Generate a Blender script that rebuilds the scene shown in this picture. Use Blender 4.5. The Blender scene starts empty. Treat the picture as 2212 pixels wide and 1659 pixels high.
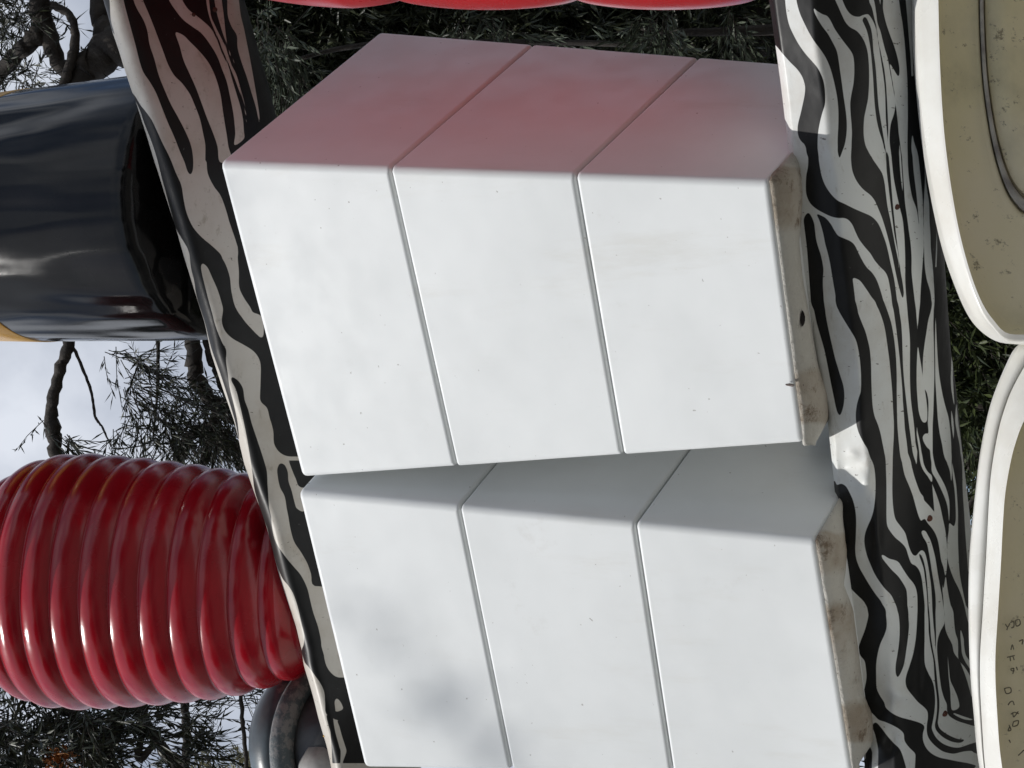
import bpy, math, random
import numpy as np
from mathutils import Vector, Matrix
random.seed(7); rng = np.random.default_rng(7)
scene = bpy.context.scene
R = math.radians

# ------------------------------------------------------------------ camera
PITCH = R(27); cp, sp = math.cos(PITCH), math.sin(PITCH)
FPX = 3320.0                      # focal length in photo units (photo width = 2212 units)
CAM = Vector((0, 0, 1.6))
AX = Vector((0, sp, -cp)); AY = Vector((1, 0, 0)); AZ = Vector((0, -cp, -sp))   # phone held sideways
cd = bpy.data.cameras.new('camera'); cam = bpy.data.objects.new('camera', cd)
scene.collection.objects.link(cam); scene.camera = cam
cam.matrix_world = Matrix(((AX.x, AY.x, AZ.x, CAM.x), (AX.y, AY.y, AZ.y, CAM.y), (AX.z, AY.z, AZ.z, CAM.z), (0, 0, 0, 1)))
cd.sensor_width = 36; cd.lens = FPX/2212*36; cd.clip_start = .05; cd.clip_end = 3000
MAX = np.array([[AX.x, AX.y, AX.z], [AY.x, AY.y, AY.z], [AZ.x, AZ.y, AZ.z]])
CAMN = np.array(CAM)
def PN(px, py, d):                # a point seen at photo position px,py standing d metres away
    px = np.asarray(px, float); py = np.asarray(py, float); d = np.asarray(d, float)
    c = np.stack([(px-1106)/FPX*d, -(py-829.5)/FPX*d, -d*np.ones_like(px)], -1)
    return c@MAX + CAMN
def P(px, py, d): return Vector(PN(px, py, d))

# ------------------------------------------------------------------ light
SUN_EL, SUN_AZ = R(50), R(47)     # sun to the left behind the camera
S = Vector((-math.sin(SUN_AZ)*math.cos(SUN_EL), -math.cos(SUN_AZ)*math.cos(SUN_EL), math.sin(SUN_EL)))
sl = bpy.data.lights.new('sun', 'SUN'); so = bpy.data.objects.new('sun', sl); scene.collection.objects.link(so)
sl.energy = 3.35; sl.angle = R(.55); sl.color = (1, .97, .93)
so.rotation_euler = S.to_track_quat('Z', 'Y').to_euler(); so.location = (-10, -10, 20)
w = bpy.data.worlds.new('World'); scene.world = w; w.use_nodes = True
nt = w.node_tree; N = nt.nodes; L = nt.links
for n in list(N): N.remove(n)
out = N.new('ShaderNodeOutputWorld'); bg = N.new('ShaderNodeBackground'); bg.inputs['Strength'].default_value = .1
sky = N.new('ShaderNodeTexSky'); sky.sky_type = 'NISHITA'; sky.sun_disc = False
sky.sun_elevation = SUN_EL; sky.sun_rotation = math.atan2(S.x, S.y)
tc = N.new('ShaderNodeTexCoord'); no = N.new('ShaderNodeTexNoise'); no.inputs['Scale'].default_value = 3.2
no.inputs['Detail'].default_value = 7; no.inputs['Roughness'].default_value = .5
mr = N.new('ShaderNodeMapRange'); mr.inputs[1].default_value = .38; mr.inputs[2].default_value = .60
mx = N.new('ShaderNodeMix'); mx.data_type = 'RGBA'
mx.inputs[7].default_value = (7.5, 7.9, 8.7, 1)
L.new(tc.outputs['Generated'], no.inputs['Vector']); L.new(no.outputs['Fac'], mr.inputs[0])
L.new(mr.outputs[0], mx.inputs[0]); L.new(sky.outputs[0], mx.inputs[6]); L.new(mx.outputs[2], bg.inputs['Color'])
L.new(bg.outputs[0], out.inputs[0])
vs = scene.view_settings; vs.view_transform = 'Standard'; vs.look = 'None'; vs.gamma = 1; vs.exposure = 0
vs.use_curve_mapping = False

# ------------------------------------------------------------------ helpers
def tag(o, label=None, cat=None, group=None, kind=None):
    if label: o['label'] = label
    if cat: o['category'] = cat
    if group: o['group'] = group
    if kind: o['kind'] = kind
    return o
def obj(name, verts, faces, mat, parent=None, smooth=True):
    me = bpy.data.meshes.new(name)
    me.from_pydata([tuple(v) for v in verts], [], [tuple(f) for f in faces]); me.update()
    if mat: me.materials.append(mat)
    o = bpy.data.objects.new(name, me); scene.collection.objects.link(o)
    if smooth: me.polygons.foreach_set('use_smooth', [True]*len(me.polygons))
    if parent: o.parent = parent; o.matrix_parent_inverse = parent.matrix_world.inverted()
    return o
def fast_mesh(name, V, F, mat, parent=None, smooth=False):
    """V (n,3) array, F (m,k) array of equal-size faces"""
    me = bpy.data.meshes.new(name); k = F.shape[1]
    me.vertices.add(len(V)); me.vertices.foreach_set('co', V.astype(np.float32).ravel())
    me.loops.add(F.size); me.loops.foreach_set('vertex_index', F.astype(np.int32).ravel())
    me.polygons.add(len(F)); me.polygons.foreach_set('loop_start', np.arange(0, F.size, k, dtype=np.int32))
    me.update(calc_edges=True); me.validate()
    if smooth: me.polygons.foreach_set('use_smooth', [True]*len(F))
    me.materials.append(mat)
    o = bpy.data.objects.new(name, me); scene.collection.objects.link(o)
    if parent: o.parent = parent; o.matrix_parent_inverse = parent.matrix_world.inverted()
    return o
def empty(name, loc):
    o = bpy.data.objects.new(name, None); scene.collection.objects.link(o); o.location = loc
    o.matrix_world = Matrix.Translation(loc); return o
def grid_faces(nr, nc, close_c=False):
    i = np.arange(nr-1)[:, None]; j = np.arange(nc if close_c else nc-1)[None, :]
    j2 = (j+1) % nc
    a = i*nc+j; b = i*nc+j2; c = (i+1)*nc+j2; d = (i+1)*nc+j
    return np.stack([a, b, c, d], -1).reshape(-1, 4)
def crom(pts, n=5, closed=True):
    """smooth curve through the points; sharp corners stay sharp"""
    p = np.array(pts, float); m = len(p); o = []
    if closed: prv, nxt = np.roll(p, 1, 0), np.roll(p, -1, 0)
    else: prv = np.vstack([p[:1], p[:-1]]); nxt = np.vstack([p[1:], p[-1:]])
    u, v = p-prv, nxt-p; lu = np.linalg.norm(u[:, :2], axis=1)+1e-9; lv = np.linalg.norm(v[:, :2], axis=1)+1e-9
    cosa = (u[:, :2]*v[:, :2]).sum(1)/(lu*lv); sharp = (cosa < .1) & (np.maximum(lu, lv) > 150) if closed and p.shape[1] == 2 else np.zeros(m, bool)
    T = (nxt-prv)/2; T[sharp] = 0
    lim = 1.2*np.minimum(lu, lv); lt = np.linalg.norm(T[:, :2], axis=1)+1e-9; T *= np.minimum(1, lim/lt)[:, None] if closed else 1
    for i in (range(m) if closed else range(m-1)):
        b, c = p[i], p[(i+1) % m]; tb, tcn = T[i], T[(i+1) % m]
        for t in np.arange(n)/n:
            o.append((2*t**3-3*t*t+1)*b+(t**3-2*t*t+t)*tb+(-2*t**3+3*t*t)*c+(t**3-t*t)*tcn)
    if not closed: o.append(p[-1])
    return np.array(o)
def lathe(name, A, B, prof, mat, parent=None, seg=96, smooth=True):
    """prof: list of (t along A->B in metres, radius)"""
    A = Vector(A); B = Vector(B); z = (B-A).normalized(); x = z.orthogonal().normalized(); y = z.cross(x)
    t = np.array([q[0] for q in prof]); r = np.array([q[1] for q in prof])
    a = np.linspace(0, 2*np.pi, seg, endpoint=False)
    V = (np.array(A)+t[:, None, None]*np.array(z)+r[:, None, None]*(np.cos(a)[None, :, None]*np.array(x)+np.sin(a)[None, :, None]*np.array(y))).reshape(-1, 3)
    return fast_mesh(name, V, grid_faces(len(prof), seg, True), mat, parent, smooth)
def tube_arrays(pts, rad, seg=7):
    p = np.array(pts, float); n = len(p); r = np.array(rad, float)
    t = np.gradient(p, axis=0); t /= np.linalg.norm(t, axis=1)[:, None]+1e-9
    ref = np.array([.3, .9, .2]); x = np.cross(t, ref); x /= np.linalg.norm(x, axis=1)[:, None]+1e-9; y = np.cross(t, x)
    a = np.linspace(0, 2*np.pi, seg, endpoint=False)
    V = p[:, None]+r[:, None, None]*(np.cos(a)[None, :, None]*x[:, None]+np.sin(a)[None, :, None]*y[:, None])
    return V.reshape(-1, 3), grid_faces(n, seg, True)

# ------------------------------------------------------------------ materials
class M:
    def __init__(s, name):
        s.m = bpy.data.materials.new(name); s.m.use_nodes = True
        s.n = s.m.node_tree.nodes; s.l = s.m.node_tree.links; s.b = s.n['Principled BSDF']
        s.tc = s.n.new('ShaderNodeTexCoord')
    def noise(s, scale, detail=4, rough=.55, vec=None, stretch=None):
        n = s.n.new('ShaderNodeTexNoise'); n.inputs['Scale'].default_value = scale
        n.inputs['Detail'].default_value = detail; n.inputs['Roughness'].default_value = rough
        src = s.tc.outputs['Object']
        if stretch:
            mp = s.n.new('ShaderNodeMapping'); mp.inputs['Scale'].default_value = stretch
            s.l.new(src, mp.inputs[0]); src = mp.outputs[0]
        s.l.new(src, n.inputs['Vector']); return n.outputs['Fac']
    def ramp(s, f, a, b, lo=0., hi=1.):
        m = s.n.new('ShaderNodeMapRange'); m.interpolation_type = 'SMOOTHSTEP'
        for i, v in ((1, a), (2, b), (3, lo), (4, hi)): m.inputs[i].default_value = v
        s.l.new(f, m.inputs[0]); return m.outputs[0]
    def mix(s, f, a, b, mode='MIX'):
        m = s.n.new('ShaderNodeMix'); m.data_type = 'RGBA'; m.blend_type = mode
        for i, v in ((0, f), (6, a), (7, b)):
            if hasattr(v, 'links') or hasattr(v, 'is_linked'): s.l.new(v, m.inputs[i])
            elif i == 0: m.inputs[0].default_value = v
            else: m.inputs[i].default_value = (*v, 1)
        return m.outputs[2]
    def math(s, op, a, b=None):
        m = s.n.new('ShaderNodeMath'); m.operation = op
        for i, v in ((0, a), (1, b)):
            if v is None: continue
            if hasattr(v, 'is_linked'): s.l.new(v, m.inputs[i])
            else: m.inputs[i].default_value = v
        return m.outputs[0]
    def col(s, c): s.l.new(c, s.b.inputs['Base Color']) if hasattr(c, 'is_linked') else setattr(s.b.inputs['Base Color'], 'default_value', (*c, 1)); return s
    def rough(s, c): s.l.new(c, s.b.inputs['Roughness']) if hasattr(c, 'is_linked') else setattr(s.b.inputs['Roughness'], 'default_value', c); return s
    def bump(s, h, st=.2, dist=.01):
        b = s.n.new('ShaderNodeBump'); b.inputs['Strength'].default_value = st; b.inputs['Distance'].default_value = dist
        s.l.new(h, b.inputs['Height']); s.l.new(b.outputs[0], s.b.inputs['Normal']); return s
    def set(s, k, v): s.b.inputs[k].default_value = v; return s

def m_tooth():
    m = M('white_tooth_paint')
    big = m.ramp(m.noise(2.2, 5), .35, .75); c = m.mix(big, (.775, .795, .79), (.71, .73, .725))
    sp_ = m.ramp(m.noise(60, 2, .4), .755, .80)       # few tiny specks
    c = m.mix(m.math('MULTIPLY', sp_, .6), c, (.25, .22, .2))
    st = m.ramp(m.noise(6, 7, .66, stretch=(1, 1, .22)), .54, .80, 0, .38)
    sm = m.ramp(m.noise(2.6, 9, .75), .60, .72, 0, .22); c = m.mix(sm, c, (.50, .48, .44))
    c = m.mix(st, c, (.58, .56, .50))
    m.col(c); m.rough(m.ramp(m.noise(9, 4), .3, .7, .42, .6))
    h = m.math('ADD', m.math('MULTIPLY', m.noise(3.5, 2), 1.0), m.math('MULTIPLY', m.noise(90, 3), .035))
    m.bump(h, .2, .02); m.set('Specular IOR Level', .4); return m.m
def m_zebra(name, dirt=.5, wh=(.68, .70, .685), ro=(.34, .52)):
    m = M(name)
    at = m.n.new('ShaderNodeAttribute'); at.attribute_name = 'stripe_distance'
    f = m.ramp(at.outputs['Fac'], -.55, .55)             # 0 black, 1 white
    d1 = m.ramp(m.noise(3.0, 8, .68), .42, .72, 0, dirt)
    white = m.mix(d1, wh, (.42, .37, .30))
    streak = m.ramp(m.noise(16, 6, .7, stretch=(1, .4, 3.0)), .56, .72, 0, dirt*.75)
    white = m.mix(streak, white, (.30, .26, .20))
    fleck = m.ramp(m.noise(85, 2, .5, stretch=(1.3, .6, .6)), .70, .75, 0, .8)
    white = m.mix(fleck, white, (.10, .085, .07))
    dust = m.ramp(m.noise(4, 8, .7), .45, .8)
    black = m.mix(dust, (.006, .006, .006), (.015, .015, .0145))
    bf = m.ramp(m.noise(70, 3, .6), .70, .78, 0, .35); black = m.mix(bf, black, (.16, .16, .155))
    m.col(m.mix(f, black, white))
    m.rough(m.ramp(m.noise(5, 5), .3, .75, *ro)); m.set('Specular IOR Level', .28)
    h = m.math('ADD', m.math('MULTIPLY', m.noise(5.5, 3, .5, stretch=(.5, 1, 1)), 1.), m.math('MULTIPLY', m.noise(60, 3), .02))
    m.bump(h, .3, .025); return m.m
def m_plain(name, a, b, scale=4, ro=(.3, .5), bst=.15, bsc=6, coat=0, bd=.01):
    m = M(name); m.col(m.mix(m.ramp(m.noise(scale, 6, .6), .35, .7), a, b)); m.rough(m.ramp(m.noise(scale*1.7, 4), .3, .7, *ro))
    m.bump(m.noise(bsc, 4), bst, bd)
    if coat: m.set('Coat Weight', coat); m.set('Coat Roughness', .12)
    return m.m
def m_weather():
    m = M('weathered_beige_base')
    c = m.mix(m.ramp(m.noise(6, 6, .6), .35, .7), (.45, .41, .35), (.31, .26, .20))
    cr = m.ramp(m.noise(9, 9, .78, stretch=(1, 1, .5)), .53, .64); c = m.mix(cr, c, (.17, .125, .085))
    at = m.n.new('ShaderNodeAttribute'); at.attribute_name = 'wear'
    wr = m.math('ADD', at.outputs['Fac'], m.math('MULTIPLY', m.math('SUBTRACT', m.noise(7, 6, .7), .5), 1.2))
    c = m.mix(m.ramp(wr, .25, .75), (.50, .485, .44), c)
    cr2 = m.ramp(m.noise(40, 6, .7), .63, .70); c = m.mix(cr2, c, (.05, .035, .03))
    m.col(c); m.rough(.8)
    m.bump(m.math('ADD', m.noise(14, 8, .7), m.math('MULTIPLY', m.noise(60, 5), .4)), .7, .02); return m.m
def m_tan():
    m = M('yellowed_fibreglass')
    c = m.mix(m.ramp(m.noise(2, 5), .3, .7), (.88, .79, .58), (.82, .74, .47))
    sc = m.ramp(m.noise(22, 7, .78, stretch=(1, 1, .45)), .58, .66, 0, .8); c = m.mix(sc, c, (.2, .16, .1))
    g = m.ramp(m.noise(3, 6, .6), .5, .8, 0, .5); c = m.mix(g, c, (.36, .33, .22))
    m.col(c); m.rough(.5); m.bump(m.noise(20, 6, .6), .25, .01); return m.m
def m_bowl():
    m = M('faded_blue_grey_paint')
    c = m.mix(m.ramp(m.noise(4, 6), .35, .65), (.085, .115, .135), (.045, .055, .062))
    c = m.mix(m.ramp(m.noise(9, 7, .7), .6, .7, 0, .6), c, (.32, .28, .26))
    m.col(c); m.rough(.38); m.bump(m.noise(8, 5), .2, .01); return m.m
def m_peel():
    m = M('peeling_rim_paint')
    c = m.mix(m.ramp(m.noise(24, 7, .7), .45, .55), (.19, .19, .19), (.08, .10, .11))
    m.col(c); m.rough(.55); m.bump(m.noise(24, 7, .7), .6, .01); return m.m
def m_leaf(name, a, b, ro=.42):
    m = M(name)
    g = m.n.new('ShaderNodeNewGeometry')
    c = m.mix(g.outputs['Random Per Island'], a, b)
    m.col(c); m.rough(ro); m.set('Specular IOR Level', .3)
    return m.m
def m_bark():
    m = M('dark_rough_bark')
    c = m.mix(m.ramp(m.noise(9, 7, .7, stretch=(1, 1, .4)), .4, .65), (.02, .016, .013), (.045, .037, .03))
    m.col(c); m.rough(.85); m.bump(m.noise(25, 7, .7, stretch=(1, 1, .4)), .8, .02); return m.m

TOOTH = m_tooth(); ZEB = m_zebra('zebra_vinyl', .42); ZEB2 = m_zebra('dirty_zebra_vinyl', .8, (.56, .53, .475), (.38, .58))
WEATHER = m_weather(); TAN = m_tan(); BARK = m_bark()
def m_black():
    m = M('glossy_black_lacquer'); m.col(m.mix(m.ramp(m.noise(3, 6), .4, .7), (.005, .005, .005), (.011, .011, .011)))
    m.rough(m.ramp(m.noise(5, 5, .6, stretch=(1, 1, .4)), .35, .7, .10, .22)); m.set('Specular IOR Level', .24)
    m.bump(m.noise(6, 1.2, .4, stretch=(1, 1, .22)), .8, .06); return m.m
BLACK = m_black()
GOLD = m_plain('gold_yellow_paint', (.62, .36, .06), (.55, .30, .05), 5, (.2, .35), .1)
RED = m_plain('glossy_red_plastic', (.36, .004, .012), (.28, .003, .010), 3, (.16, .3), .25, 5)
RED2 = m_plain('bright_red_plastic', (.50, .010, .012), (.42, .008, .010), 3, (.2, .34), .1)
WHITE = m_plain('white_gelcoat', (.74, .74, .70), (.66, .645, .59), 5, (.25, .4), .15, 8)
GREY = m_plain('scuffed_dark_grey_metal', (.03, .032, .036), (.06, .062, .066), 5, (.3, .5), .2)
RUST = m_plain('rusty_rivet', (.10, .03, .015), (.06, .02, .012), 60, (.6, .8), .3, 80)
HOLE = m_plain('dark_hole', (.01, .008, .007), (.02, .015, .012), 40, (.9, 1), .2)
LEAF_A = m_leaf('dark_olive_leaf', (.007, .011, .005), (.034, .040, .018))
LEAF_B = m_leaf('grey_green_leaf', (.03, .04, .024), (.075, .09, .06), .5)
LEAF_C = m_leaf('fresh_green_leaf', (.012, .02, .008), (.05, .065, .018), .5)
FLOWER = m_leaf('rusty_orange_flower', (.30, .08, .02), (.40, .16, .03), .6)
GROUND = m_plain('grey_gravel_ground', (.17, .165, .15), (.13, .125, .11), 1.5, (.85, .95), .5, 40)

# ------------------------------------------------------------------ setting
n_ = 40; gx = np.linspace(-600, 600, n_); X, Y = np.meshgrid(gx, gx)
g = fast_mesh('ground', np.stack([X.ravel(), Y.ravel(), 0*X.ravel()], -1), grid_faces(n_, n_), GROUND)
tag(g, 'grey gravel ground below the sculpture', kind='structure')

# ------------------------------------------------------------------ zebra stripes (vinyl print), traced as closed outlines
def sd_poly(p, poly):
    a = poly; b = np.roll(poly, -1, 0); d = np.full(len(p), 1e9); ins = np.zeros(len(p), bool)
    for (ax, ay), (bx, by) in zip(a, b):
        ex, ey = bx-ax, by-ay; wx, wy = p[:, 0]-ax, p[:, 1]-ay
        t = np.clip((wx*ex+wy*ey)/(ex*ex+ey*ey+1e-9), 0, 1)
        d = np.minimum(d, (wx-ex*t)**2+(wy-ey*t)**2)
        c = ((ay > p[:, 1]) != (by > p[:, 1]))
        if ey != 0: ins ^= c & (p[:, 0] < ax+(p[:, 1]-ay)/ey*ex)
    return np.where(ins, -1, 1)*np.sqrt(d)
def pts(s): return [tuple(float(v) for v in q.split(',')) for q in s.split()]
K5 = 2212/800; KS = 2212/1344; KV = 1583/500
LOWER = [
 (3000, 0, K5, -9, 600, [
  ('K', '250,-60 258,60 275,180 300,280 345,380 400,480 470,580 540,660 600,730 640,800 670,880 685,970 690,1080 683,1150 655,1240 628,1350 612,1450 607,1550 607,1750 490,1750 480,1620 460,1570 430,1540 400,1490 388,1420 395,1340 420,1240 445,1130 465,1030 470,950 455,880 430,820 380,750 310,680 230,590 150,495 40,400 40,-60'),
  ('K', '365,-60 385,50 415,150 460,250 510,350 570,450 630,530 690,620 740,730 775,850 800,960 820,1070 832,1200 832,1350 825,1500 825,1600 830,1719 845,1760 860,1700 880,1640 905,1560 922,1450 925,1350 918,1250 905,1150 890,1050 870,900 850,760 830,620 810,540 770,460 720,370 660,290 610,210 575,140 565,90 600,120 660,155 710,175 750,230 790,310 850,400 910,480 960,545 990,600 1003,680 1005,800 995,920 975,1020 962,1120 965,1230 975,1350 980,1450 975,1560 972,1750 1180,1750 1150,1640 1125,1570 1110,1480 1108,1380 1115,1280 1135,1180 1155,1080 1165,960 1168,840 1165,700 1150,560 1120,460 1080,390 1030,335 960,295 910,240 870,160 835,80 790,-20 775,-60'),
  ('K', '850,-60 880,10 910,80 950,140 1000,175 1060,182 1100,165 1150,155 1175,175 1210,230 1240,310 1255,400 1275,520 1300,680 1325,850 1340,1000 1345,1150 1350,1300 1360,1420 1370,1545 1376,1420 1370,1250 1362,1080 1352,920 1335,770 1310,640 1285,520 1265,420 1250,300 1225,200 1200,90 1170,20 1150,-60'),
  ('K', '1215,-60 1230,50 1245,150 1258,250 1290,340 1310,420 1340,540 1370,640 1390,760 1410,870 1430,980 1448,1080 1450,1170 1435,1250 1405,1340 1393,1430 1390,1530 1400,1640 1410,1750 1525,1750 1505,1560 1490,1450 1480,1330 1465,1200 1455,1120 1445,1020 1425,900 1405,780 1393,695 1430,750 1470,815 1490,828 1498,790 1495,720 1475,620 1440,500 1395,380 1355,260 1330,160 1318,80 1312,-60'),
  ('W', '1272,-60 1291,-60 1288,55'), ('W', '1498,1565 1488,1750 1510,1750'),
  ('K', '1485,-60 1505,100 1530,250 1550,420 1565,600 1578,780 1585,950 1588,1150 1588,1350 1585,1500 1585,1750 2300,1750 2300,-60'),
  ('W', '1560,-60 1580,150 1600,400 1618,620 1628,830 1650,830 1640,400 1640,-60'),
  ('W', '1638,1470 1655,1540 1685,1640 1695,1750 1630,1750 1628,1580'),
  ('K', '1095,220 1110,260 1140,330 1165,430 1185,560 1200,720 1212,880 1220,1030 1232,1180 1250,1310 1275,1420 1310,1530 1330,1620 1342,1750 1366,1750 1350,1640 1330,1520 1310,1400 1290,1280 1270,1150 1258,1000 1248,850 1235,700 1215,560 1205,420 1190,320 1165,250 1140,200 1115,185')]),
 (3000, 600, K5, 600, 1200, [
  ('K', '490,-60 503,60 500,160 482,260 478,400 490,480 530,560 600,620 690,670 760,700 830,715 890,715 940,735 985,790 1020,870 1060,950 1120,1030 1180,1100 1230,1180 1290,1250 1340,1300 1370,1360 1390,1450 1410,1580 1425,1750 1490,1750 1465,1560 1440,1380 1400,1200 1360,1020 1320,900 1280,800 1240,740 1180,690 1090,650 1000,610 900,560 820,520 750,450 690,360 655,270 635,180 620,80 605,-60'),
  ('K', '820,-60 832,20 845,60 860,30 882,-60'),
  ('K', '970,-60 970,80 985,200 1030,310 1100,400 1180,465 1230,530 1270,620 1310,720 1350,850 1385,980 1420,1130 1450,1280 1480,1420 1510,1530 1533,1585 1545,1530 1532,1420 1508,1280 1488,1100 1468,950 1445,750 1425,550 1412,400 1400,250 1386,100 1370,-60'),
  ('W', '1150,-60 1200,60 1260,150 1310,230 1335,330 1350,450 1370,600 1400,740 1430,900 1460,1060 1485,1180 1492,1258 1495,1180 1472,1050 1440,880 1415,680 1393,500 1375,350 1358,200 1350,60 1333,-60'),
  ('K', '455,740 470,690 500,660 525,675 550,720 570,780 580,860 590,940 610,1020 640,1110 660,1200 670,1280 665,1370 665,1460 672,1580 680,1750 538,1750 528,1560 515,1380 502,1200 490,1050 475,920 462,820'),
  ('K', '597,672 625,740 650,820 670,900 690,1000 715,1090 740,1200 760,1320 780,1440 800,1560 820,1750 1025,1750 1015,1600 1000,1470 990,1375 1020,1372 1070,1400 1130,1480 1190,1570 1240,1640 1270,1750 1360,1750 1330,1640 1290,1500 1250,1390 1200,1310 1140,1250 1090,1170 1050,1090 1010,1010 960,965 880,930 830,905 790,850 750,780 700,720 650,690'),
  ('K', '1405,-60 1415,100 1435,280 1465,440 1500,600 1530,720 1545,850 1555,1000 1560,1200 1560,1400 1570,1560 1585,1750 1680,1750 1645,1450 1630,1300 1630,1150 1620,1000 1600,850 1580,700 1560,560 1548,400 1535,200 1520,-60'),
  ('W', '1493,-60 1500,120 1515,300 1534,430 1530,300 1520,150 1508,-60'),
  ('K', '1588,-60 1590,150 1610,350 1640,500 1670,580 1690,650 1700,730 1712,790 1705,700 1690,520 1670,350 1650,180 1635,-60'),
  ('K', '1690,-60 1715,150 1735,350 1750,520 1755,700 1760,900 1760,1050 1750,1200 1735,1400 1725,1560 1720,1750 1850,1750 1845,1600 1830,1500 1795,1380 1775,1250 1768,1100 1762,900 1762,600 1768,450 1775,300 1770,100 1760,-60'),
  ('K', '1770,-60 1785,280 1800,420 1820,560 1825,750 1835,900 1840,1050 1860,1250 1870,1400 1878,1560 1880,1750 2400,1750 2400,-60'),
  ('W', '1905,850 1896,1050 1888,1250 1900,1250 1908,1050')]),
 (3100, 1200, K5, 1200, 1800, [
  ('K', '255,-60 290,60 320,200 360,340 400,480 430,620 455,750 480,880 505,1000 525,1100 545,1170 572,1202 595,1160 615,1080 622,980 610,880 580,780 550,680 520,580 490,450 460,320 435,200 415,80 405,-60'),
  ('K', '540,-60 550,40 590,120 650,220 700,300 740,370 765,450 785,560 797,680 803,800 800,940 775,1020 755,1100 745,1200 752,1300 780,1400 830,1500 880,1590 920,1750 1075,1750 1055,1600 1035,1500 1015,1400 985,1300 950,1210 930,1100 920,950 915,800 912,650 900,500 880,400 850,290 810,190 770,80 740,-60'),
  ('K', '955,-60 990,40 1025,130 1055,230 1075,340 1090,450 1108,580 1122,720 1135,860 1145,1000 1152,1150 1160,1300 1158,1450 1150,1600 1148,1750 1240,1750 1225,1600 1210,1450 1200,1320 1195,1150 1192,950 1192,800 1188,650 1178,500 1160,350 1135,210 1105,110 1075,20 1055,-60'),
  ('K', '1140,-60 1160,80 1180,220 1200,380 1220,560 1235,720 1250,900 1258,1050 1270,1200 1280,1350 1300,1500 1330,1750 1395,1750 1365,1600 1345,1450 1325,1300 1305,1130 1285,950 1270,800 1260,650 1255,500 1250,350 1240,200 1222,80 1205,-60'),
  ('K', '1300,-60 1310,100 1325,250 1335,400 1335,600 1335,800 1340,950 1350,1080 1370,1230 1385,1370 1395,1500 1415,1600 1435,1750 2500,1750 2500,-60'),
  ('W', '1390,-60 1405,100 1417,265 1430,130 1447,-60'),
  ('W', '1422,460 1412,600 1408,750 1410,900 1420,1050 1430,1150 1450,1230 1475,1275 1505,1280 1522,1250 1524,1150 1515,1050 1500,950 1488,880 1474,800 1460,680 1440,560'),
  ('W', '1600,-60 1582,-20 1560,80 1535,170 1515,300 1495,430 1480,560 1475,700 1476,810 1490,900 1520,960 1537,1060 1535,1200 1530,1280 1537,1395 1500,1405 1475,1440 1485,1490 1520,1550 1555,1590 1560,1750 1583,1750 1582,1350 1590,1150 1597,900 1600,750 1597,500 1590,200'),
  ('W', '1410,1330 1410,1420 1435,1590 1445,1750 1478,1750 1460,1600 1440,1480 1420,1390'),
  ('W', '1615,140 1612,200 1608,400 1610,600 1612,800 1620,950 1630,1100 1640,1250 1660,1400 1685,1520 1705,1650 1712,1750 1788,1750 1785,1550 1775,1380 1755,1230 1725,1120 1695,1000 1670,870 1650,730 1635,550 1625,350'),
  ('W', '1790,560 1783,700 1781,850 1795,980 1818,1090 1812,960 1803,800 1803,640'),
  ('W', '1785,1150 1788,1300 1810,1460 1815,1350 1802,1220'),
  ('W', '1840,1080 1828,1250 1850,1400 1880,1550 1895,1750 1920,1750 1892,1500 1866,1320 1852,1180')]),
 (3100, 1800, K5, 1800, 2400, [
  ('K', '510,260 540,300 590,290 640,320 680,390 715,470 740,570 750,680 748,800 745,900 740,1000 750,1100 785,1200 840,1300 900,1400 960,1490 1020,1570 1060,1659 1085,1750 882,1750 865,1640 830,1570 770,1510 710,1450 660,1380 630,1340 500,1300 400,800 400,300'),
  ('K', '900,-60 920,30 945,110 958,220 960,330 955,450 940,570 915,660 880,740 850,820 838,900 845,980 870,1080 910,1180 950,1270 1000,1350 1060,1430 1120,1490 1155,1550 1190,1640 1205,1750 1310,1750 1308,1600 1300,1460 1270,1390 1210,1300 1140,1230 1080,1160 1035,1100 1030,1065 1060,1075 1110,1105 1180,1125 1220,1155 1260,1220 1320,1310 1370,1370 1400,1430 1415,1520 1418,1750 1503,1750 1495,1600 1480,1450 1465,1330 1440,1240 1400,1185 1350,1155 1320,1080 1290,990 1240,930 1180,880 1130,820 1090,750 1080,650 1080,500 1080,300 1075,150 1068,-60'),
  ('K', '1148,-60 1145,150 1143,300 1145,450 1158,590 1180,680 1230,750 1280,820 1305,900 1330,990 1365,1060 1400,1072 1430,1040 1460,1015 1490,1030 1510,1080 1530,1170 1550,1290 1565,1400 1575,1550 1582,1750 2500,1750 2500,-60'),
  ('W', '1235,-60 1250,60 1280,200 1330,320 1370,430 1400,540 1430,640 1455,690 1475,680 1500,675 1530,720 1580,780 1620,850 1645,930 1660,1020 1675,1120 1700,1200 1722,1290 1738,1180 1740,1000 1720,800 1695,680 1660,520 1620,400 1577,290 1590,450 1602,600 1545,530 1490,470 1480,430 1450,390 1420,320 1380,200 1350,80 1325,-60'),
  ('W', '1475,800 1462,820 1480,870 1520,940 1540,1030 1560,1150 1580,1280 1600,1400 1615,1530 1620,1750 1705,1750 1690,1560 1665,1420 1640,1280 1615,1120 1590,1010 1560,910 1530,850 1505,808'),
  ('K', '1440,1050 1438,1080 1460,1140 1485,1220 1500,1330 1515,1450 1525,1600 1530,1750 1547,1750 1535,1560 1525,1400 1510,1250 1490,1150 1470,1090'),
  ('W', '1435,-60 1450,60 1480,140 1530,210 1572,272 1573,205 1530,160 1500,110 1480,50 1470,-60'),
  ('W', '1372,-60 1395,40 1408,75 1414,-60'),
  ('W', '1558,-60 1570,60 1575,160 1620,240 1670,340 1710,430 1740,520 1755,620 1760,700 1766,620 1765,500 1750,410 1720,320 1680,240 1630,150 1600,60 1590,-60'),
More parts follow.
